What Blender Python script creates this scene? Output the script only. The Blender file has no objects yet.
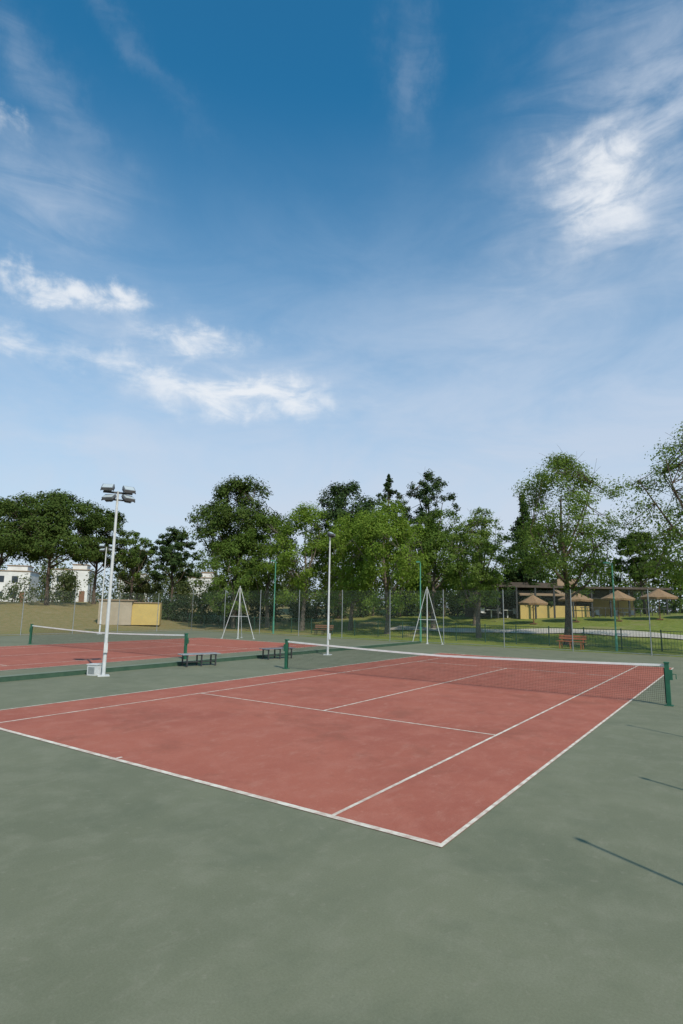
import bpy, math, random
import numpy as np
from mathutils import Vector, Matrix
rad=math.radians
scene=bpy.context.scene
# ------------------------------------------------------------------ helpers
def link(o):
    scene.collection.objects.link(o); return o
class MB:
    def __init__(s): s.v=[];s.f=[];s.m=[]
    def quad(s,a,b,c,d,m=0):
        n=len(s.v);s.v+=[tuple(a),tuple(b),tuple(c),tuple(d)];s.f.append((n,n+1,n+2,n+3));s.m.append(m)
    def box(s,c,size,m=0,R=None):
        c=Vector(c);hx,hy,hz=[k/2 for k in size];n=len(s.v)
        for z in(-hz,hz):
            for x,y in((-hx,-hy),(hx,-hy),(hx,hy),(-hx,hy)):
                p=Vector((x,y,z))
                if R is not None:p=R@p
                s.v.append(tuple(c+p))
        for f in((3,2,1,0),(4,5,6,7),(0,1,5,4),(1,2,6,5),(2,3,7,6),(3,0,4,7)):
            s.f.append(tuple(n+i for i in f));s.m.append(m)
    def tube(s,pts,rs,m=0,k=8,cap=True):
        n0=len(s.v);P=[Vector(p) for p in pts]
        for i,p in enumerate(P):
            d=(P[min(i+1,len(P)-1)]-P[max(i-1,0)])
            if d.length<1e-6:d=Vector((0,0,1))
            d.normalize()
            a=d.cross(Vector((0,0,1)) if abs(d.z)<.9 else Vector((1,0,0))).normalized();b=d.cross(a)
            for j in range(k):
                t=2*math.pi*j/k
                s.v.append(tuple(p+(a*math.cos(t)+b*math.sin(t))*rs[i]))
        for i in range(len(P)-1):
            for j in range(k):
                s.f.append((n0+i*k+j,n0+i*k+(j+1)%k,n0+(i+1)*k+(j+1)%k,n0+(i+1)*k+j));s.m.append(m)
        if cap:
            s.f.append(tuple(n0+j for j in range(k)));s.m.append(m)
            e=n0+(len(P)-1)*k
            s.f.append(tuple(e+k-1-j for j in range(k)));s.m.append(m)
    def obj(s,name,mats,loc=(0,0,0),rz=0,smooth=False,bevel=0):
        me=bpy.data.meshes.new(name);me.from_pydata(s.v,[],s.f)
        for mt in mats:me.materials.append(mt)
        me.polygons.foreach_set('material_index',s.m)
        if smooth:me.polygons.foreach_set('use_smooth',[True]*len(s.f))
        me.update()
        o=link(bpy.data.objects.new(name,me));o.location=loc;o.rotation_euler=(0,0,rz)
        if bevel:
            b=o.modifiers.new('bevel','BEVEL');b.width=bevel;b.segments=2;b.limit_method='ANGLE'
        return o
class NT:
    def __init__(s,nt):s.nt=nt;s.n=nt.nodes;s.l=nt.links
    def new(s,t,**kw):
        x=s.n.new(t)
        for k,v in kw.items():setattr(x,k,v)
        return x
    def set(s,sock,v):
        if hasattr(v,'links') or isinstance(v,bpy.types.NodeSocket): s.l.new(v,sock)
        else: sock.default_value=v
    def math(s,op,a,b=None,c=None,clamp=False):
        x=s.new('ShaderNodeMath',operation=op);x.use_clamp=clamp
        s.set(x.inputs[0],a)
        if b is not None:s.set(x.inputs[1],b)
        if c is not None:s.set(x.inputs[2],c)
        return x.outputs[0]
    def mix(s,f,a,b,bt='MIX'):
        x=s.new('ShaderNodeMix',data_type='RGBA',blend_type=bt)
        s.set(x.inputs[0],f);s.set(x.inputs[6],a);s.set(x.inputs[7],b)
        return x.outputs[2]
    def noise(s,vec,scale,detail=4,rough=.55,dist=0):
        x=s.new('ShaderNodeTexNoise');s.set(x.inputs['Vector'],vec)
        x.inputs['Scale'].default_value=scale;x.inputs['Detail'].default_value=detail
        x.inputs['Roughness'].default_value=rough;x.inputs['Distortion'].default_value=dist
        return x.outputs[0]
    def ramp(s,f,lo,hi,a=0.,b=1.):
        x=s.new('ShaderNodeMapRange',interpolation_type='SMOOTHSTEP');s.set(x.inputs[0],f)
        for i,v in enumerate((lo,hi,a,b)):x.inputs[i+1].default_value=v
        return x.outputs[0]
def mat(name):
    m=bpy.data.materials.new(name);m.use_nodes=True
    t=NT(m.node_tree);p=t.n['Principled BSDF'];return m,t,p
def C(r,g,b):return(r,g,b,1)
def simple(name,c1,c2,scale=8,rough=.6,metal=0,bump=0):
    m,t,p=mat(name);pos=t.new('ShaderNodeNewGeometry').outputs['Position']
    n=t.noise(pos,scale,5,.6)
    t.set(p.inputs['Base Color'],t.mix(t.ramp(n,.35,.68),C(*c1),C(*c2)))
    p.inputs['Roughness'].default_value=rough;p.inputs['Metallic'].default_value=metal
    if bump:
        b=t.new('ShaderNodeBump');b.inputs['Strength'].default_value=bump;b.inputs['Distance'].default_value=.02
        t.set(b.inputs['Height'],n);t.set(p.inputs['Normal'],b.outputs[0])
    return m
# ------------------------------------------------------------------ materials
def court_mat(name,base,dark,light,dust,stain,sk=.8,sr=.6):
    m,t,p=mat(name);pos=t.new('ShaderNodeNewGeometry').outputs['Position']
    big=t.noise(pos,.35,5,.6,.4);mid=t.noise(pos,1.7,6,.65,.3);fine=t.noise(pos,55,3,.7);grain=t.noise(pos,230,2,.6)
    c=t.mix(t.ramp(big,.35,.65),C(*dark),C(*base))
    c=t.mix(t.math('MULTIPLY',t.ramp(mid,.42,.70),.7),c,C(*light))
    sc=t.new('ShaderNodeMapping');sc.inputs['Scale'].default_value=(1,.4,1);sc.inputs['Rotation'].default_value=(0,0,.6);t.set(sc.inputs[0],pos)
    streak=t.noise(sc.outputs[0],4.2,6,.75,.4)
    c=t.mix(t.math('MULTIPLY',t.ramp(streak,.50,.75),sr),c,C(*dust))
    sc2=t.new('ShaderNodeMapping');sc2.inputs['Location'].default_value=(13.3,5.1,0);t.set(sc2.inputs[0],pos)
    st=t.noise(sc2.outputs[0],.6,7,.72,.3)
    c=t.mix(t.math('MULTIPLY',t.ramp(st,.50,.68),sk),c,C(*stain))
    spots=t.noise(pos,9,3,.5)
    c=t.mix(t.math('MULTIPLY',t.ramp(spots,.62,.74),.4),c,C(*dust))
    sp2=t.noise(pos,21,2,.5)
    c=t.mix(t.math('MULTIPLY',t.ramp(sp2,.70,.76),.5),c,C(*stain))
    g=t.math('ADD',t.math('MULTIPLY',fine,.5),t.math('MULTIPLY',grain,.55))
    g=t.math('ADD',g,.48)
    mul=t.new('ShaderNodeVectorMath',operation='SCALE');t.set(mul.inputs[0],c);t.set(mul.inputs[3],g)
    t.set(p.inputs['Base Color'],mul.outputs[0])
    p.inputs['Roughness'].default_value=.85;p.inputs['Specular IOR Level'].default_value=.25
    b=t.new('ShaderNodeBump');b.inputs['Strength'].default_value=.35;b.inputs['Distance'].default_value=.004
    t.set(b.inputs['Height'],grain);t.set(p.inputs['Normal'],b.outputs[0])
    return m
M_green=court_mat('court_green_acrylic',(.182,.186,.118),(.156,.163,.103),(.206,.206,.138),(.240,.228,.16),(.130,.142,.090),.6,.45)
M_red=court_mat('court_red_acrylic',(.395,.122,.078),(.345,.102,.067),(.425,.150,.102),(.45,.20,.142),(.285,.094,.060),.75,.55)
M_line=simple('line_paint',(.76,.70,.58),(.52,.38,.30),6,.8)
M_kerbtop=simple('kerb_paint_green',(.15,.19,.12),(.19,.21,.15),3,.8)
M_kerb=simple('kerb_side_green',(.03,.075,.045),(.05,.10,.06),3,.8)
M_white=simple('white_paint',(.62,.63,.62),(.52,.53,.52),4,.45)
M_galv=simple('galvanised_steel',(.36,.38,.38),(.28,.30,.30),7,.45,.4)
M_head=simple('lamp_housing_grey',(.20,.21,.22),(.15,.16,.17),7,.5,.2)
M_gpaint=simple('green_paint',(.015,.10,.055),(.02,.13,.07),5,.5)
M_fence=simple('dark_green_fence_paint',(.012,.05,.028),(.02,.07,.04),5,.5)
M_lgreen=simple('light_green_paint',(.07,.26,.17),(.09,.30,.2),5,.5)
M_black=simple('net_cord_black',(.012,.014,.013),(.02,.022,.02),5,.8)
M_tape=simple('net_tape_white',(.8,.79,.76),(.7,.69,.66),3,.8)
M_dark=simple('dark_metal',(.03,.03,.032),(.05,.05,.05),6,.5)
M_glass,_t,_p=mat('lamp_glass');_p.inputs['Base Color'].default_value=C(.45,.5,.52);_p.inputs['Roughness'].default_value=.12
M_win,_t,_p=mat('window_glass');_p.inputs['Base Color'].default_value=C(.03,.04,.05);_p.inputs['Roughness'].default_value=.1
M_orange=simple('bench_wood_orange',(.42,.13,.05),(.33,.10,.04),10,.6)
M_wood=simple('bench_wood_brown',(.22,.10,.05),(.16,.08,.04),10,.7)
M_wall=simple('white_render_wall',(.72,.71,.68),(.6,.59,.56),.8,.85)
M_beige=simple('beige_wall',(.42,.35,.26),(.35,.29,.21),1.2,.85)
M_yellow=simple('yellow_wall',(.55,.40,.13),(.48,.35,.12),1.2,.85)
M_roofd=simple('dark_thatch_roof',(.07,.055,.045),(.11,.085,.065),3,.9,0,.5)
M_tan=simple('tan_roof',(.36,.25,.16),(.28,.2,.13),2,.9)
M_thatch=simple('parasol_straw',(.32,.20,.10),(.22,.13,.07),9,.95,0,.5)
M_path=simple('pale_path_concrete',(.5,.45,.38),(.4,.36,.3),.8,.9)
M_bark=simple('bark',(.12,.085,.06),(.06,.042,.032),9,.95,0,.8)
M_barkl=simple('bark_grey',(.17,.14,.11),(.09,.07,.055),9,.95,0,.8)
def leafmat(name,a,b,c,tr=.35):
    m=bpy.data.materials.new(name);m.use_nodes=True;t=NT(m.node_tree);t.n.clear()
    g=t.new('ShaderNodeNewGeometry');ri=g.outputs['Random Per Island'];n=t.noise(g.outputs['Position'],.7,3,.5)
    col=t.mix(t.ramp(n,.35,.65),C(*a),C(*b));col=t.mix(t.math('MULTIPLY',t.math('POWER',ri,2.),.8),col,C(*c))
    d=t.new('ShaderNodeBsdfDiffuse');t.set(d.inputs[0],col)
    tl=t.new('ShaderNodeBsdfTranslucent');t.set(tl.inputs[0],t.mix(1.,col,C(1.3,1.25,.6),'MULTIPLY'))
    ms=t.new('ShaderNodeMixShader');ms.inputs[0].default_value=tr
    t.l.new(d.outputs[0],ms.inputs[1]);t.l.new(tl.outputs[0],ms.inputs[2])
    o=t.new('ShaderNodeOutputMaterial');t.l.new(ms.outputs[0],o.inputs[0]);return m
L_pine=leafmat('pine_needles',(.042,.074,.018),(.066,.102,.025),(.105,.14,.036),.2)
L_dark=leafmat('dark_needles',(.028,.056,.020),(.046,.076,.026),(.075,.105,.035),.15)
L_green=leafmat('leaf_green',(.12,.20,.028),(.17,.255,.040),(.24,.31,.065),.4)
L_mid=leafmat('leaf_mid_green',(.075,.130,.026),(.11,.175,.036),(.16,.22,.05),.35)
L_feather=leafmat('leaf_feathery',(.11,.175,.035),(.15,.225,.05),(.21,.27,.075),.4)
L_shrub=leafmat('shrub_leaves',(.055,.085,.03),(.09,.115,.042),(.15,.155,.065),.25)
def chainmat():
    m=bpy.data.materials.new('chain_link_wire');m.use_nodes=True;t=NT(m.node_tree);t.n.clear()
    g=t.new('ShaderNodeNewGeometry');s=t.new('ShaderNodeSeparateXYZ');t.l.new(g.outputs['Position'],s.inputs[0])
    h=t.math('ADD',s.outputs[0],s.outputs[1])
    w=[]
    for sg in(1,-1):
        a=t.math('FRACT',t.math('MULTIPLY',t.math('ADD',h,t.math('MULTIPLY',s.outputs[2],sg)),14.))
        w.append(t.math('LESS_THAN',a,.04))
    k=t.math('MAXIMUM',w[0],w[1])
    d=t.new('ShaderNodeBsdfDiffuse');d.inputs[0].default_value=C(.22,.27,.22)
    tr=t.new('ShaderNodeBsdfTransparent');ms=t.new('ShaderNodeMixShader');t.l.new(k,ms.inputs[0])
    t.l.new(tr.outputs[0],ms.inputs[1]);t.l.new(d.outputs[0],ms.inputs[2])
    o=t.new('ShaderNodeOutputMaterial');t.l.new(ms.outputs[0],o.inputs[0]);return m
M_chain=chainmat()
# ------------------------------------------------------------------ ground
def sstep(x):
    x=min(max(x,0),1);return x*x*(3-2*x)
def terrain(x,y):
    d=max(y-33.5,-41-x)
    s=sstep(d/26)
    return 2.1*s+s*(.22*math.sin(x*.13+1)*math.cos(y*.11)+.1*math.sin(x*.31+y*.23))-.012
def coords(lo,hi,st,far):
    a=list(np.arange(lo,hi+.01,st));k=st*2
    while a[-1]<far:a.append(a[-1]+k);k*=1.4
    k=st*2
    while a[0]>-far:a.insert(0,a[0]-k);k*=1.4
    return a
xs=coords(-120,50,1.5,1500);ys=coords(-30,120,1.5,1500)
V=[(x,y,terrain(x,y)) for y in ys for x in xs];nx=len(xs)
F=[(j*nx+i,j*nx+i+1,(j+1)*nx+i+1,(j+1)*nx+i) for j in range(len(ys)-1) for i in range(nx-1)]
mb=MB();mb.v=V;mb.f=F;mb.m=[0]*len(F)
m,t,p=mat('grass_ground');g=t.new('ShaderNodeNewGeometry');pos=g.outputs['Position']
s=t.new('ShaderNodeSeparateXYZ');t.l.new(pos,s.inputs[0])
n1=t.noise(pos,.22,5,.6,.3);n2=t.noise(pos,2.2,5,.7);n3=t.noise(pos,14,3,.7)
gr=t.mix(t.ramp(n2,.35,.65),C(.155,.195,.032),C(.225,.245,.058))
dry=t.mix(t.ramp(n2,.35,.65),C(.30,.22,.11),C(.21,.18,.07))
k=t.math('ADD',t.math('MULTIPLY',s.outputs[0],-.045),t.math('MULTIPLY',n1,2.2))
k=t.ramp(k,2.1,3.1)
c=t.mix(k,gr,dry);c=t.mix(t.math('MULTIPLY',t.ramp(n1,.52,.68),.6),c,C(.32,.25,.14))
c=t.mix(t.math('MULTIPLY',t.ramp(n3,.4,.7),.35),c,C(.08,.105,.02))
t.set(p.inputs['Base Color'],c);p.inputs['Roughness'].default_value=1;p.inputs['Specular IOR Level'].default_value=.1
b=t.new('ShaderNodeBump');b.inputs['Strength'].default_value=1;b.inputs['Distance'].default_value=.12;t.set(b.inputs['Height'],n2);t.set(p.inputs['Normal'],b.outputs[0])
mb.obj('ground',[m],smooth=True)
def sheet(mb,x0,y0,x1,y1,z,m=0):mb.quad((x0,y0,z),(x1,y0,z),(x1,y1,z),(x0,y1,z),m)
mb=MB();sheet(mb,-39,-16,6.5,31.2,0);mb.obj('court_pavement',[M_green])
def court(xo,name):
    W=10.97;L=23.77
    mb=MB();sheet(mb,xo-W,0,xo,L,.004,0)
    z=.008;w=.05
    def ln(x0,y0,x1,y1):sheet(mb,xo+min(x0,x1),min(y0,y1),xo+max(x0,x1),max(y0,y1),z,1)
    ln(-W,0,0,.085);ln(-W,L-.085,0,L)
    ln(-w,.085,0,L-.085);ln(-W,.085,-W+w,L-.085)
    ln(-1.37-w,.085,-1.37,L-.085);ln(-9.6,.085,-9.6+w,L-.085)
    for yy in(5.485,L-5.485-w):ln(-9.55,yy,-1.42,yy+w)
    ln(-5.51,5.535,-5.46,L-5.535)
    ln(-5.51,.085,-5.46,.18);ln(-5.51,L-.18,-5.46,L-.085)
    mb.obj(name,[M_red,M_line])
    # net
    mb=MB();yn=L/2;xl=xo-W-.914;xr=xo+.914;xc=(xl+xr)/2
    for x in(xl,xr):
        sg=1 if x==xr else -1
        mb.box((x,yn,.535),(.10,.10,1.07),0);mb.box((x,yn,1.085),(.13,.13,.03),0)
        mb.box((x,yn,.012),(.2,.2,.016),0)
        mb.box((x+sg*.085,yn,.78),(.07,.09,.26),0);mb.tube([(x+sg*.12,yn,.8),(x+sg*.2,yn,.8),(x+sg*.2,yn,.68)],[.012]*3,0,6)
    def top(x):
        u=abs(x-xc)/((xr-xl)/2);return .90+.145*(u**1.4)
    N=288;a=xl+.06;bb=xr-.06
    X=[a+(bb-a)*i/N for i in range(N+1)];r=.0021
    for x in X:mb.quad((x-r,yn,.05),(x+r,yn,.05),(x+r,yn,top(x)-.03),(x-r,yn,top(x)-.03),1)
    nz=20
    for j in range(nz+1):
        for i in range(0,N,12):
            x0,x1=X[i],X[min(i+12,N)];f=j/nz
            z0=.05+(top(x0)-.08)*f;z1=.05+(top(x1)-.08)*f
            mb.quad((x0,yn+.003,z0-r),(x1,yn+.003,z1-r),(x1,yn+.003,z1+r),(x0,yn+.003,z0+r),1)
    for i in range(0,N,12):
        x0,x1=X[i],X[min(i+12,N)]
        for yy in(-.012,.012):
            mb.quad((x0,yn+yy,top(x0)-.055),(x1,yn+yy,top(x1)-.055),(x1,yn+yy,top(x1)),(x0,yn+yy,top(x0)),2)
        mb.quad((x0,yn-.012,top(x0)),(x1,yn-.012,top(x1)),(x1,yn+.012,top(x1)),(x0,yn+.012,top(x0)),2)
    for x in(a,bb):mb.box((x,yn+.008,.5),(.04,.006,.9),1)
    mb.obj('tennis_net',[M_gpaint,M_black,M_tape])
court(0,'tennis_court');court(-18.5,'tennis_court')
mb=MB();mb.box((-15.75,7.6,.07),(.34,46,.14),0);sheet(mb,-15.93,-15.4,-15.57,30.6,.143,1)
mb.obj('court_kerb',[M_kerb,M_kerbtop])
# ------------------------------------------------------------------ poles & lamps
def floodlight(x,y,h,heads,rz=0,r=.06):
    mb=MB();mb.box((0,0,.015),(.36,.36,.03),0)
    mb.tube([(0,0,.03),(0,0,h*.5),(0,0,h)],[r,r*.85,r*.62],0,12)
    mb.box((0,-.09,.9),(.12,.06,.3),0)
    mb.box((0,0,h-.05),(.95 if heads>2 else .6,.06,.06),2)
    if heads>2: mb.box((0,0,h-.30),(.8,.05,.05),2)
    pos=[(-.34,h+.10,50,-18),(.34,h+.08,50,16)]+([(-.28,h-.24,55,-35),(.34,h-.22,55,30)] if heads>2 else [])
    if heads<=2:pos=[(-.24,h+.06,60,-18),(.24,h+.06,60,16)]
    for px,pz,ti,ya in pos:
        R=Matrix.Rotation(rad(ya),3,'Z')@Matrix.Rotation(rad(-ti),3,'X')
        k_=1 if heads>2 else .8
        c=Vector((px,-.1,pz))
        mb.box(c,(.38*k_,.10,.27*k_),1,R)
        mb.box(c+R@Vector((0,-.054,0)),(.33*k_,.006,.22*k_),3,R)
        mb.box(c+R@Vector((0,.08,0)),(.26*k_,.06,.17*k_),2,R)
        for k in range(5):mb.box(c+R@Vector((-.1+.05*k,.13,0)),(.012,.04,.17*k_),2,R)
        for sx in(-1,1):mb.box(c+R@Vector((sx*.205*k_,.04,-.05)),(.015,.05,.2),2,R)
    mb.obj('floodlight_pole',[M_white,M_head,M_dark,M_glass],(x,y,0),rz)
floodlight(-14.78,6.05,6.15,4,rad(60))
floodlight(-14.5,18.25,5.95,2,rad(110),.055)
floodlight(-37.7,21.0,6.6,4,rad(60))
mb=MB();mb.box((0,0,.17),(.34,.28,.34),0);mb.box((0,0,.355),(.38,.32,.03),0);mb.box((0,-.145,.17),(.24,.01,.22),1)
mb.obj('electrical_box',[M_white,M_galv],(-15.15,5.95,0),.3,bevel=.01)
def glamp(x,y,h,rz=0):
    mb=MB();mb.tube([(0,0,0),(0,0,1),(0,0,1.02),(0,0,h)],[.075,.075,.05,.04],0,10)
    mb.tube([(0,0,h-.05),(0,-.18,h+.02),(0,-.42,h+.03)],[.025,.022,.02],0,6)
    mb.box((0,-.55,h+.02),(.2,.42,.09),0);mb.box((0,-.56,h-.03),(.16,.3,.03),1)
    mb.obj('park_lamp',[M_lgreen,M_glass],(x,y,terrain(x,y)),rz)
glamp(-30.3,32.4,6.1,.3);glamp(-16.4,32.2,5.6,.2);glamp(-3.85,33.4,5.3,-.4)
def braced(x,y,h,w,rz):
    mb=MB();mb.tube([(0,0,0),(0,0,h)],[.035,.03],0,8);z0=0.012
    for sx in(-1,1):
        mb.tube([(sx*w,0,0),(sx*.05,0,h-.15)],[.024,.02],0,6)
        mb.tube([(sx*w*.55,.0,h*.42),(0,0,h*.42)],[.016,.016],0,6)
        mb.box((sx*w,0,z0),(.16,.16,.02),0)
    mb.tube([(0,w,0),(0,.04,h-.25)],[.024,.02],0,6);mb.box((0,w,z0),(.16,.16,.02),0)
    mb.box((0,0,z0),(.18,.18,.02),0)
    mb.obj('braced_mast',[M_white],(x,y,terrain(x,y)+.012),rz)
braced(-27,24.8,3.7,1.15,rad(30));braced(-15,30.4,3.8,1.0,rad(25))
# ------------------------------------------------------------------ fences
def fence(name,p0,p1,h,sp,r,mp,rails=(1.,),mesh=True,pickets=0):
    mb=MB();p0=Vector(p0);p1=Vector(p1);L=(p1-p0).length;n=max(1,round(L/sp))
    P=[]
    for i in range(n+1):
        q=p0.lerp(p1,i/n);z=terrain(q.x,q.y);P.append((q,z))
        mb.tube([(q.x,q.y,z-.1),(q.x,q.y,z+h+.05)],[r,r],0,8)
    for i in range(n):
        (a,za),(b,zb)=P[i],P[i+1]
        for f in rails:mb.tube([(a.x,a.y,za+h*f),(b.x,b.y,zb+h*f)],[r*.55]*2,0,6)
        for j in range(pickets):
            q=a.lerp(b,(j+1)/(pickets+1));z=za+(zb-za)*(j+1)/(pickets+1)
            mb.tube([(q.x,q.y,z+.08),(q.x,q.y,z+h*.98)],[.008,.008],0,4,False)
        if mesh:mb.quad((a.x,a.y,za+.03),(b.x,b.y,zb+.03),(b.x,b.y,zb+h),(a.x,a.y,za+h),1)
    mb.obj(name,[mp,M_chain])
fence('chain_link_fence',(-39.2,31.3),(6.6,31.3),3.6,4.35,.028,M_galv,(.02,))
fence('chain_link_fence',(-39.2,-15),(-39.2,31.3),3.2,4.0,.028,M_galv,(.02,))
fence('park_fence',(-44,35.2),(14,35.2),1.25,2.2,.04,M_fence,(.97,.1),False,12)
for y,h in((-1.0,4.25),(2.1,4.0),(5.9,4.9)):
    mb=MB();mb.tube([(0,0,0),(0,0,h)],[.024,.02],0,8);mb.box((0,0,.01),(.16,.16,.018),0);mb.tube([(0,0,h-.02),(0,0,h+.07)],[.04,.03],0,8)
    mb.obj('fence_post',[M_galv],(5.0,y,0))
# ------------------------------------------------------------------ benches
def bench(name,x,y,rz,L,ms,ml,back=True,w=.42):
    mb=MB();k_=w/.42
    for sx in(-L/2+.2,0,L/2-.2):
        mb.box((sx,-.17*k_,.2),(.05,.05,.4),1);mb.box((sx,.17*k_,.2),(.05,.05,.4),1);mb.box((sx,0,.42),(.05,w,.04),1)
        if back:mb.box((sx,.235,.6),(.045,.04,.5),1,Matrix.Rotation(rad(-10),3,'X'))
        else:mb.box((sx,0,.16),(.04,w*.75,.04),1)
    if not back:mb.box((0,0,.162),(L-.45,.04,.04),1)
    for k in range(3):mb.box((0,(-.15+.15*k)*k_,.457),(L,.125*k_,.03),0)
    if back:
        for k in range(2):mb.box((0,.215+.03*k,.63+.15*k),(L,.025,.11),0,Matrix.Rotation(rad(-10),3,'X'))
    mb.obj(name,[ms,ml],(x,y,terrain(x,y)+.012 if y>31 else 0),rz,bevel=.005)
bench('court_bench',-15.0,10.35,rad(74),1.6,M_galv,M_dark,False,.5)
bench('court_bench',-14.9,14.9,rad(78),1.7,M_head,M_dark,False,.5)
bench('park_bench',-6.45,33.3,rad(-10),1.75,M_orange,M_orange)
bench('park_bench',-26.2,33.9,rad(10),1.7,M_wood,M_dark)
# ------------------------------------------------------------------ buildings
def emp(name,loc,rz):
    e=link(bpy.data.objects.new(name,None));e.location=loc;e.rotation_euler=(0,0,rz);return e
def part(mb,name,mats,par):
    o=mb.obj(name,mats);o.parent=par;return o
def house(x,y,w,d,h,rz,mw):
    e=emp('white_house',(x,y,terrain(x,y)-.2),rz)
    a=MB();a.box((0,0,h/2),(w,d,h));a.box((w*.2,0,h+.5),(w*.4,d*.6,1.0));part(a,'walls',[mw],e)
    a=MB();a.box((0,0,h+.06),(w+.3,d+.3,.12));a.box((w*.2,0,h+1.06),(w*.4+.3,d*.6+.3,.12));part(a,'roof',[M_tan],e)
    a=MB()
    for fl in range(int(h//2.7)):
        for i in range(int(w//2.2)):
            a.box((-w/2+1.3+2.2*i,-d/2-.01,1.5+2.7*fl),(1.0,.04,1.1))
    part(a,'windows',[M_win],e)
    a=MB();a.box((w/2-.9,-d/2-.02,1.05),(.9,.06,2.1));part(a,'door',[M_wood],e)
for x,y,w,h in((-105.6,47.3,8,5.6),(-97.7,54.7,6,5.8),(-91,62.8,5,4.6),(-80.4,69.6,5,5.2)):
    house(x,y,w,7,h,rad(50),M_wall)
e=emp('yellow_hut',(-47.4,30.6,terrain(-47.4,30.6)),rad(48))
a=MB();a.box((-1.2,0,1.15),(3.0,3,2.3));part(a,'beige_walls',[M_beige],e)
a=MB();a.box((1.6,.2,1.05),(2.6,2.8,2.1));part(a,'yellow_walls',[M_yellow],e)
a=MB();a.box((-1.2,0,2.35),(3.3,3.3,.1));a.box((1.62,.2,2.14),(2.5,3.0,.08));part(a,'roof',[M_tan],e)
a=MB();a.box((-3.0+.9,-1.52,1.0),(.9,.06,2.0));part(a,'door',[M_beige],e)
# park pavilion
e=emp('park_pavilion',(-11.8,53.8,1.55),rad(34.5))
a=MB()
a.box((-4.5,1.5,3.05),(8.5,5,.22));a.box((-4.5,1.5,3.3),(7.5,4,.28));a.box((5.2,1.0,3.0),(8.6,6,.2));part(a,'roof',[M_roofd],e)
a=MB();a.box((-2.2,.6,2.55),(4.6,3,.16),0,Matrix.Rotation(.2,3,'X'));a.box((1.0,2.4,3.5),(2.0,2,.9));part(a,'awning',[M_tan],e)
a=MB()
for i in range(11):a.box((-8.6+1.78*i,-1.6,1.45),(.14,.14,2.9))
for i in range(16):a.box((.95+.55*i,-2.0,.55),(.05,.05,1.1))
a.box((5.1,-2.0,1.12),(8.6,.07,.06));a.box((5.1,-2.0,2.0),(8.6,.05,.05));part(a,'posts',[M_dark],e)
a=MB();a.box((0,3.9,1.45),(17.6,.2,2.9));part(a,'back_wall',[M_roofd],e)
a=MB();a.box((-1.2,-.8,.6),(6.6,.25,1.3));a.box((6.5,3.7,1.2),(4.2,.2,1.8));part(a,'yellow_wall',[M_yellow],e)
a=MB()
for q in(-6.8,-5.2,3,6.4):
    a.box((q,1,.75),(1.1,.8,.06));a.box((q,1,.36),(.1,.1,.72))
    for sx in(-.8,.8):a.box((q+sx,1,.45),(.4,.4,.05));a.box((q+sx,1.18,.7),(.4,.04,.5))
part(a,'tables',[M_white],e)
def parasol(x,y,h,R):
    mb=MB();mb.tube([(0,0,0),(0,0,h)],[.05,.04],0,8);mb.box((0,0,.05),(.5,.5,.08),0)
    n0=len(mb.v);k=12
    mb.v.append((0,0,h+.1))
    for rr,z in((R*.5,h-.28),(R,h-.62),(R*.97,h-.78)):
        for j in range(k):
            q=2*math.pi*j/k;mb.v.append((rr*math.cos(q),rr*math.sin(q),z-(.05 if j%2 else 0)))
    for j in range(k):
        mb.f.append((n0,n0+1+j,n0+1+(j+1)%k));mb.m.append(1)
        for l in(0,1):
            b0=n0+1+l*k;mb.f.append((b0+j,b0+k+j,b0+k+(j+1)%k,b0+(j+1)%k));mb.m.append(1)
    mb.obj('straw_parasol',[M_wood,M_thatch],(x,y,terrain(x,y)))
for x,y,h,R in((-9.6,49.0,2.6,1.5),(-6.4,50.6,2.6,1.4),(-3.4,52.4,2.6,1.5),(-.2,53.6,2.6,1.4),(-12.8,47.2,2.5,1.3)):parasol(x,y,h,R)
# path in the park, draped on the terrain
mb=MB();pts=[(-24,41.5),(-16,42.0),(-9,43.5),(-3,43.2),(5,41),(14,40)];prev=None
S=[]
for i in range(len(pts)-1):
    for k in range(10):
        f=k/10;S.append((pts[i][0]*(1-f)+pts[i+1][0]*f,pts[i][1]*(1-f)+pts[i+1][1]*f))
for x,y in S:
    w=1.2+.25*math.sin(x)
    a=(x,y-w,terrain(x,y-w)+.07);b=(x,y+w,terrain(x,y+w)+.07)
    if prev:mb.quad(prev[0],a,b,prev[1])
    prev=(a,b)
mb.obj('park_path',[M_path])
# ------------------------------------------------------------------ trees
def leaves(rng,cl,n,size,flat=.75,up=.35,aspect=.55,ctr=None):
    cl=np.array(cl);w=cl[:,3]**2;idx=rng.choice(len(cl),n,p=w/w.sum())
    d=rng.normal(size=(n,3));d/=np.linalg.norm(d,axis=1)[:,None]
    rr=rng.random(n)**.5*(.8+.45*rng.random(n))
    off=d*rr[:,None]*cl[idx,3][:,None];off[:,2]*=flat
    c=cl[idx,:3]+off
    nrm=d*.7+rng.normal(size=(n,3))*.5
    if ctr is not None:
        o=c-np.array(ctr);o/=np.linalg.norm(o,axis=1)[:,None]+1e-6;nrm+=o*.6
    nrm[:,2]+=up;nrm/=np.linalg.norm(nrm,axis=1)[:,None]
    h=rng.normal(size=(n,3));a=np.cross(nrm,h);a/=np.linalg.norm(a,axis=1)[:,None];b=np.cross(nrm,a)
    s=size*(.6+.8*rng.random(n))[:,None];a=a*s*.5;b=b*s*.5*aspect
    return np.stack([c-a,c-b*1.0,c+a,c+b*1.0],1).reshape(-1,3)
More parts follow.
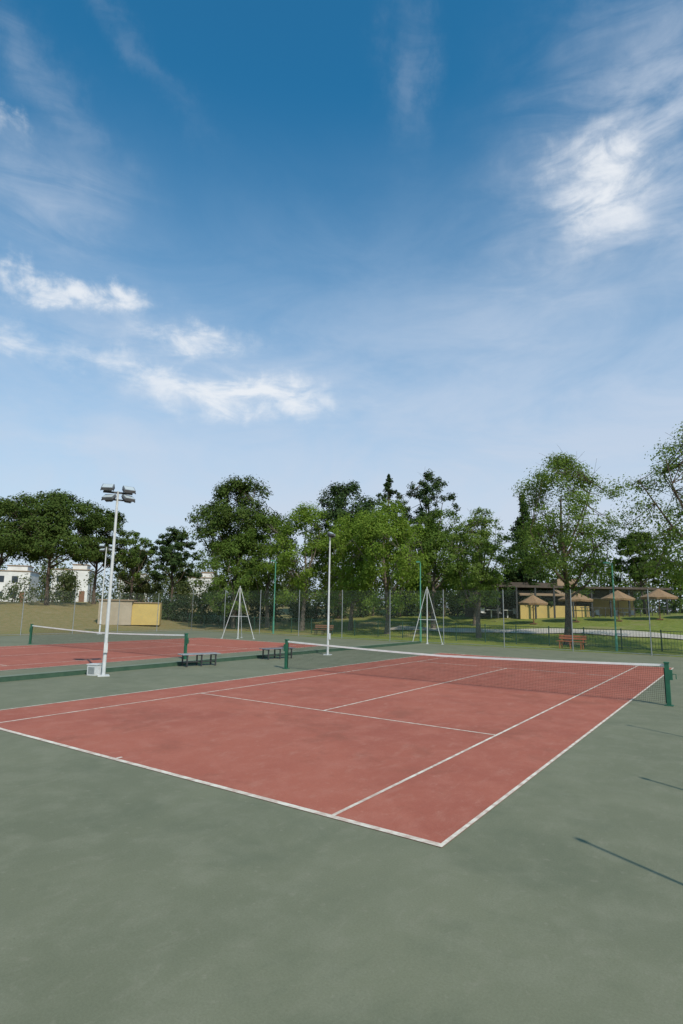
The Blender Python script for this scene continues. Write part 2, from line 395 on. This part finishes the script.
def finish(name,mb,lv,mats,loc,rz=0):
    n0=len(mb.v);n=len(lv)//4
    mb.v+=list(map(tuple,lv.tolist()));mb.f+=[(n0+4*i,n0+4*i+1,n0+4*i+2,n0+4*i+3) for i in range(n)];mb.m+=[1]*n
    return mb.obj(name,mats,loc,rz)
PROF={'umbrella':lambda f:min(1,.72+f*1.8)*(max(0,1-f))**.30,
 'broad':lambda f:math.sin(math.pi*(.14+.80*f))**.65,
 'feather':lambda f:min(1,.5+f*1.2)*(max(0,1-f))**.4,
 'sparse':lambda f:math.sin(math.pi*(.14+.80*f))**.6,
 'conifer':lambda f:(1-f)**.8}
LO={'umbrella':.42,'broad':.22,'feather':.27,'conifer':.12,'sparse':.42}
def tree(name,x,y,H,W,style,seed,leaf,bark=None,n=9000,size=.24,nc=120,low=None,cr=None):
    rng=np.random.default_rng(seed);mb=MB();bark=bark or M_bark
    z0=terrain(x,y)-.15;lo=LO[style] if low is None else low;P=PROF[style]
    ph=rng.random(6)*6.28
    def R(th,f):
        return W*P(f)*(1+.16*math.sin(2*th+ph[0]+3*f)+.14*math.sin(3*th+ph[1]-5*f)+.12*math.sin(5*th+ph[2]+9*f)+.10*math.sin(11*f+ph[3]))
    top=H*(.97 if style=='conifer' else .78);lean=rng.normal(size=2)*.025*H
    if style=='conifer':lean*=.2
    holes=[(rng.random()*6.28,rng.random()) for _ in range(7 if style!='conifer' else 0)]
    crr=cr or {'umbrella':.13,'broad':.16,'feather':.13,'sparse':.16,'conifer':.2}[style]*W
    crr=max(crr,.22);cl=[];tr=0
    while len(cl)<nc and tr<nc*20:
        tr+=1;f=rng.random()**(.8 if style!='conifer' else 1.);th=rng.random()*6.28;q=rng.random()**.42
        if style=='conifer':f=(len(cl)+.5)/nc
        elif rng.random()>.25+.75*P(f):continue
        bad=False
        for a,g_ in holes:
            d=abs((th-a+math.pi)%6.283-math.pi)
            if d<.38 and abs(f-g_)<.11 and q>.35:bad=True
        if bad:continue
        r_=max(0,R(th,f)-crr*.5)*q
        zz=H*(lo+(1-lo)*f)-crr*.3
        if style in('umbrella',):zz-=.05*H*(r_/W)**2
        cl.append((r_*math.cos(th)+lean[0]*f,r_*math.sin(th)+lean[1]*f,zz,crr*(.65+.7*rng.random())*(1 if style!='conifer' else (1.15-.7*f))))
    r0=max(.13,H*.018);tp=[];K=7
    for i in range(K):
        f=i/(K-1);tp.append(Vector((lean[0]*f**1.5+.09*math.sin(f*7+seed),lean[1]*f**1.5+.09*math.cos(f*6+seed),top*f)))
    mb.tube(tp,[r0*(1.3 if i==0 else 1-.8*i/(K-1)) for i in range(K)],0,9)
    def tpt(f):
        q=min(max(f,0),.999)*(K-1);i=min(int(q),K-2);return tp[i].lerp(tp[i+1],q-i)
    if style!='conifer':
        nl=9;limbs=[]
        for i in range(nl):
            th=i*2.4+ph[4];f=.2+.6*((i*.618)%1);r_=R(th,f)*.62
            e=Vector((r_*math.cos(th),r_*math.sin(th),H*(lo+(1-lo)*f)))
            st=tpt(max(.3,(e.z/top)*.55));mid=st.lerp(e,.5)+Vector((rng.normal()*.2,rng.normal()*.2,-.03*H))
            mb.tube([st,st.lerp(mid,.5)+Vector((0,0,-.04)),mid,e],[r0*.42,r0*.34,r0*.25,r0*.1],0,6);limbs+= [mid,e,mid.lerp(e,.5)]
        for c in cl[::2]:
            e=Vector(c[:3]);a=min(limbs,key=lambda q:(q-e).length_squared)
            m_=a.lerp(e,.5)+Vector((0,0,-.1))
            mb.tube([a,m_,e],[r0*.12,r0*.08,.01],0,4,False)
            if style in('feather','sparse'):
                for q in range(2):
                    dd=Vector(rng.normal(size=3)*c[3]*.9);mb.tube([m_.lerp(e,.3*q+.3),e+dd],[r0*.05,.007],0,3,False)
    up={'umbrella':.5,'broad':.35,'feather':.3,'conifer':.1,'sparse':.3}[style]
    lv=leaves(rng,cl,n,size,.62 if style in('umbrella','feather') else .85,up,ctr=(lean[0]*.5,lean[1]*.5,H*(lo+.35*(1-lo))))
    finish(name,mb,lv,[bark,leaf],(x,y,z0))
tree('stone_pine',-61.0,29.6,12.9,7.6,'umbrella',1,L_pine,n=32000,nc=280,size=.26,low=.47)
tree('stone_pine',-69.8,28.4,12.2,7.2,'umbrella',2,L_pine,n=22000,nc=210,size=.28,low=.46)
tree('stone_pine',-62.8,36.6,12.2,5.2,'umbrella',3,L_pine,n=16000,nc=150,size=.28,low=.45)
tree('broadleaf_tree',-61.8,41.0,9.7,2.4,'sparse',4,L_mid,n=3500,nc=60,size=.26)
tree('stone_pine',-59.9,45.9,10.9,4.1,'umbrella',5,L_dark,n=14000,nc=130,size=.28)
tree('broadleaf_tree',-66,45.0,8.0,3.2,'broad',55,L_shrub,n=7000,nc=80,size=.28)
tree('stone_pine',-41.6,39.0,15.8,5.2,'broad',6,L_pine,n=30000,nc=220,size=.25,low=.36)
tree('broadleaf_tree',-38.6,35.9,9.4,3.8,'broad',7,L_mid,M_barkl,n=15000,nc=130,size=.2)
tree('broadleaf_tree',-36.5,38.6,11.4,3.7,'broad',8,L_mid,M_barkl,n=14000,nc=125,size=.2)
tree('broadleaf_tree',-31.1,37.5,11.9,4.1,'broad',29,L_green,M_barkl,n=20000,nc=180,size=.19)
tree('stone_pine',-33.5,47.0,15.0,4.6,'broad',10,L_dark,n=22000,nc=170,size=.25,low=.42)
tree('broadleaf_tree',-27.0,39.3,11.0,4.1,'broad',11,L_green,M_barkl,n=18000,nc=160,size=.19)
tree('broadleaf_tree',-22.3,37.7,11.3,4.6,'broad',12,L_green,M_barkl,n=23000,nc=190,size=.18)
tree('conifer_tree',-37.3,63.8,18.9,4.6,'conifer',13,L_dark,n=16000,nc=170,size=.26,low=.35,cr=.55)
tree('aleppo_pine',-29.2,59.6,17.6,3.5,'sparse',14,L_dark,n=12000,nc=100,size=.26,low=.45)
tree('broadleaf_tree',-20.3,42.5,10.9,3.7,'broad',15,L_mid,M_barkl,n=15000,nc=130,size=.2)
tree('honey_locust',-14.4,38.3,10.6,3.7,'feather',16,L_feather,M_barkl,n=12500,nc=150,size=.17)
tree('broadleaf_tree',-17.6,45.5,9.2,3.2,'broad',24,L_mid,M_barkl,n=10000,nc=100,size=.2)
tree('conifer_tree',-15.0,52.4,12.6,2.9,'conifer',17,L_dark,n=15000,nc=140,size=.24)
tree('honey_locust',-7.4,36.6,13.5,5.8,'feather',18,L_feather,M_bark,n=28000,nc=240,size=.15,low=.3)
tree('honey_locust',1.0,33.8,13.8,6.8,'feather',19,L_feather,M_bark,n=22000,nc=210,size=.15,low=.3)
tree('stone_pine',-6.0,63.5,8.8,4.4,'umbrella',20,L_pine,n=12000,nc=120,size=.25)
tree('broadleaf_tree',-17.0,60.5,10.6,3.9,'broad',21,L_mid,M_barkl,n=10000,nc=100)
tree('broadleaf_tree',-25.5,52.0,11.0,3.9,'broad',22,L_mid,M_barkl,n=11000,nc=100)
def mass(name,pts,h,w,n,leaf,size,seed,jit=1.):
    rng=np.random.default_rng(seed);cl=[]
    for i in range(len(pts)-1):
        a=np.array(pts[i]);b=np.array(pts[i+1]);L=np.linalg.norm(b-a);k=max(2,int(L/(w*.6)))
        for j in range(k):
            q=a+(b-a)*(j+rng.random())/k;hh=h*(.55+.6*rng.random())
            q=q+rng.normal(size=2)*jit
            z=terrain(q[0],q[1]);r=w*(.6+.5*rng.random())
            zz=r*.5
            while zz<hh:
                cl.append((q[0]+rng.normal()*.3*w,q[1]+rng.normal()*.3*w,z+zz,r));zz+=r*.9
    lv=leaves(rng,cl,n,size,.9,.35);mb=MB()
    for c in cl[::3]:mb.tube([(c[0],c[1],terrain(c[0],c[1])-.1),(c[0],c[1],c[2])],[.1,.05],0,5,False)
    finish(name,mb,lv,[M_bark,leaf],(0,0,0))
mass('hedge',[(-52,38),(-44,40),(-34,46),(-24,53),(-20,56)],2.8,1.0,20000,L_dark,.26,31,.6)
mass('distant_trees',[(-125,35),(-112,62),(-90,82),(-62,98),(-30,110),(0,118),(35,120)],8.5,2.6,52000,L_shrub,.5,32,4)
mass('shrubs',[(-88,40),(-80,47),(-72,54),(-62,62),(-50,67)],4.8,1.5,26000,L_shrub,.32,33,2.5)
mass('shrubs',[(-46,60),(-36,64),(-22,66),(-8,70),(8,72),(20,70)],6.6,1.8,26000,L_mid,.34,34,1.8)
# ------------------------------------------------------------------ sun + sky
SAZ=rad(118);SEL=rad(44)
sv=Vector((math.sin(SAZ)*math.cos(SEL),math.cos(SAZ)*math.cos(SEL),math.sin(SEL)))
L=bpy.data.lights.new('sun','SUN');L.energy=3.7;L.angle=rad(.53);L.color=(1,.92,.80)
so=link(bpy.data.objects.new('sun',L));so.rotation_euler=sv.to_track_quat('Z','Y').to_euler();so.location=(20,-20,30)
w=bpy.data.worlds.new('World');scene.world=w;w.use_nodes=True
t=NT(w.node_tree);t.n.clear()
sky=t.new('ShaderNodeTexSky',sky_type='NISHITA');sky.sun_disc=False;sky.sun_elevation=SEL;sky.sun_rotation=SAZ
sky.air_density=1.;sky.dust_density=.6;sky.ozone_density=2.5
tc=t.new('ShaderNodeTexCoord').outputs['Generated']
sx=t.new('ShaderNodeSeparateXYZ');t.l.new(tc,sx.inputs[0]);X,Y,Z=sx.outputs
az=t.math('MULTIPLY',t.math('ARCTAN2',X,Y),57.2958);el=t.math('MULTIPLY',t.math('ARCSINE',Z),57.2958)
az=t.math('ADD',az,34.46)
base=t.mix(1.,sky.outputs[0],C(.30,1.32,1.55),'MULTIPLY')
comb=t.new('ShaderNodeCombineXYZ');t.set(comb.inputs[0],az);t.set(comb.inputs[1],el);AE=comb.outputs[0]
wx=t.noise(AE,.16,6,.62)
mp=t.new('ShaderNodeMapping');mp.inputs['Location'].default_value=(31,17,0);t.set(mp.inputs[0],AE)
wy=t.noise(mp.outputs[0],.18,6,.62)
azd=t.math('ADD',az,t.math('MULTIPLY',t.math('SUBTRACT',wx,.5),10.))
eld=t.math('ADD',el,t.math('MULTIPLY',t.math('SUBTRACT',wy,.5),6.))
def blob(a0,e0,sa,se,k,rot=0):
    da=t.math('SUBTRACT',azd,a0);de=t.math('SUBTRACT',eld,e0)
    if rot:
        c_,s_=math.cos(rad(rot)),math.sin(rad(rot))
        da2=t.math('ADD',t.math('MULTIPLY',da,c_),t.math('MULTIPLY',de,s_))
        de=t.math('SUBTRACT',t.math('MULTIPLY',de,c_),t.math('MULTIPLY',da,s_));da=da2
    q=t.math('ADD',t.math('POWER',t.math('ABSOLUTE',t.math('DIVIDE',da,sa)),2.),t.math('POWER',t.math('ABSOLUTE',t.math('DIVIDE',de,se)),2.))
    return t.math('MULTIPLY',t.math('EXPONENT',t.math('MULTIPLY',q,-1.)),k)
def add(L):
    a=L[0]
    for b_ in L[1:]:a=t.math('ADD',a,b_)
    return a
acc=add([blob(26,35.8,6.0,4.6,1.05,15),blob(-30,26.6,4.5,1.4,1.1,0),blob(-23.5,26.8,3.5,1.3,.95,0),blob(-15.5,24.8,7.0,1.4,.95,4),blob(-10,20.0,10,2.2,1.25,0),
    blob(-34,37.5,2.6,1.0,.7,-10),blob(-32,22,4,1.5,.8),blob(-22,21.5,6,1.2,.5)])
soft=add([blob(28,37,12,8,.9,35),blob(35,34,8,9,.5),blob(-30,33,6,3.6,.75),blob(6.5,46.5,1.8,5,.3),blob(-20,24,18,4,.4),blob(-12,20,18,4,.5),
    blob(-22,14.5,16,2.2,.5),blob(-31,41,7,1.6,.35,-30),blob(12,25,14,5,.35,10),blob(-25,46,9,1.0,.22,-25)])
mp2=t.new('ShaderNodeMapping');mp2.inputs['Rotation'].default_value=(0,0,rad(4));mp2.inputs['Scale'].default_value=(.13,.27,1);t.set(mp2.inputs[0],AE)
fib=t.noise(mp2.outputs[0],1.6,8,.6,.5)
puff=t.math('MULTIPLY',acc,t.math('ADD',t.math('MULTIPLY',t.ramp(fib,.25,.72),1.),.28))
puff=t.ramp(puff,.10,1.25)
mp4=t.new('ShaderNodeMapping');mp4.inputs['Rotation'].default_value=(0,0,rad(40));mp4.inputs['Scale'].default_value=(.07,.26,1);t.set(mp4.inputs[0],AE)
fs=t.noise(mp4.outputs[0],1.1,8,.6,.7)
softm=t.math('MULTIPLY',soft,t.ramp(fs,.27,.75,.15,1.),clamp=True)
ve=t.ramp(el,46,7)
vr=t.ramp(az,-34,24,.74,1.1)
mp3=t.new('ShaderNodeMapping');mp3.inputs['Rotation'].default_value=(0,0,rad(-18));mp3.inputs['Scale'].default_value=(.035,.09,1);t.set(mp3.inputs[0],AE)
vn=t.ramp(t.noise(mp3.outputs[0],1.4,7,.62,.8),.25,.75,.7,1.15)
veil=t.math('MULTIPLY',t.math('MULTIPLY',ve,vr),vn,clamp=True)
col=t.mix(t.math('MINIMUM',veil,.95),base,C(4.9,6.1,7.8))
col=t.mix(t.ramp(el,24,4,0.,.75),col,C(6.5,7.2,8.2))
col=t.mix(t.math('MULTIPLY',softm,.72),col,C(6.4,7.1,8.2))
col=t.mix(t.math('MULTIPLY',puff,.88),col,C(8.6,8.9,9.3))
bg=t.new('ShaderNodeBackground');bg.inputs[1].default_value=.1;t.set(bg.inputs[0],col)
o=t.new('ShaderNodeOutputWorld');t.l.new(bg.outputs[0],o.inputs[0])
# ------------------------------------------------------------------ camera
yaw,pitch,roll,f=.6014,.1607,.0177,582.2
fw=Vector((-math.sin(yaw)*math.cos(pitch),math.cos(yaw)*math.cos(pitch),math.sin(pitch)))
r=Vector((math.cos(yaw),math.sin(yaw),0));u=r.cross(fw)
r2=r*math.cos(roll)+u*math.sin(roll);u2=u*math.cos(roll)-r*math.sin(roll)
cd=bpy.data.cameras.new('camera');cd.sensor_fit='VERTICAL';cd.sensor_height=24;cd.lens=f/1024*24;cd.clip_end=5000
co=link(bpy.data.objects.new('camera',cd))
Mx=Matrix((( r2.x,u2.x,-fw.x,2.6952),(r2.y,u2.y,-fw.y,-5.8172),(r2.z,u2.z,-fw.z,2.3824),(0,0,0,1)))
co.matrix_world=Mx
scene.camera=co
scene.view_settings.view_transform='Standard';scene.view_settings.look='None';scene.view_settings.exposure=0
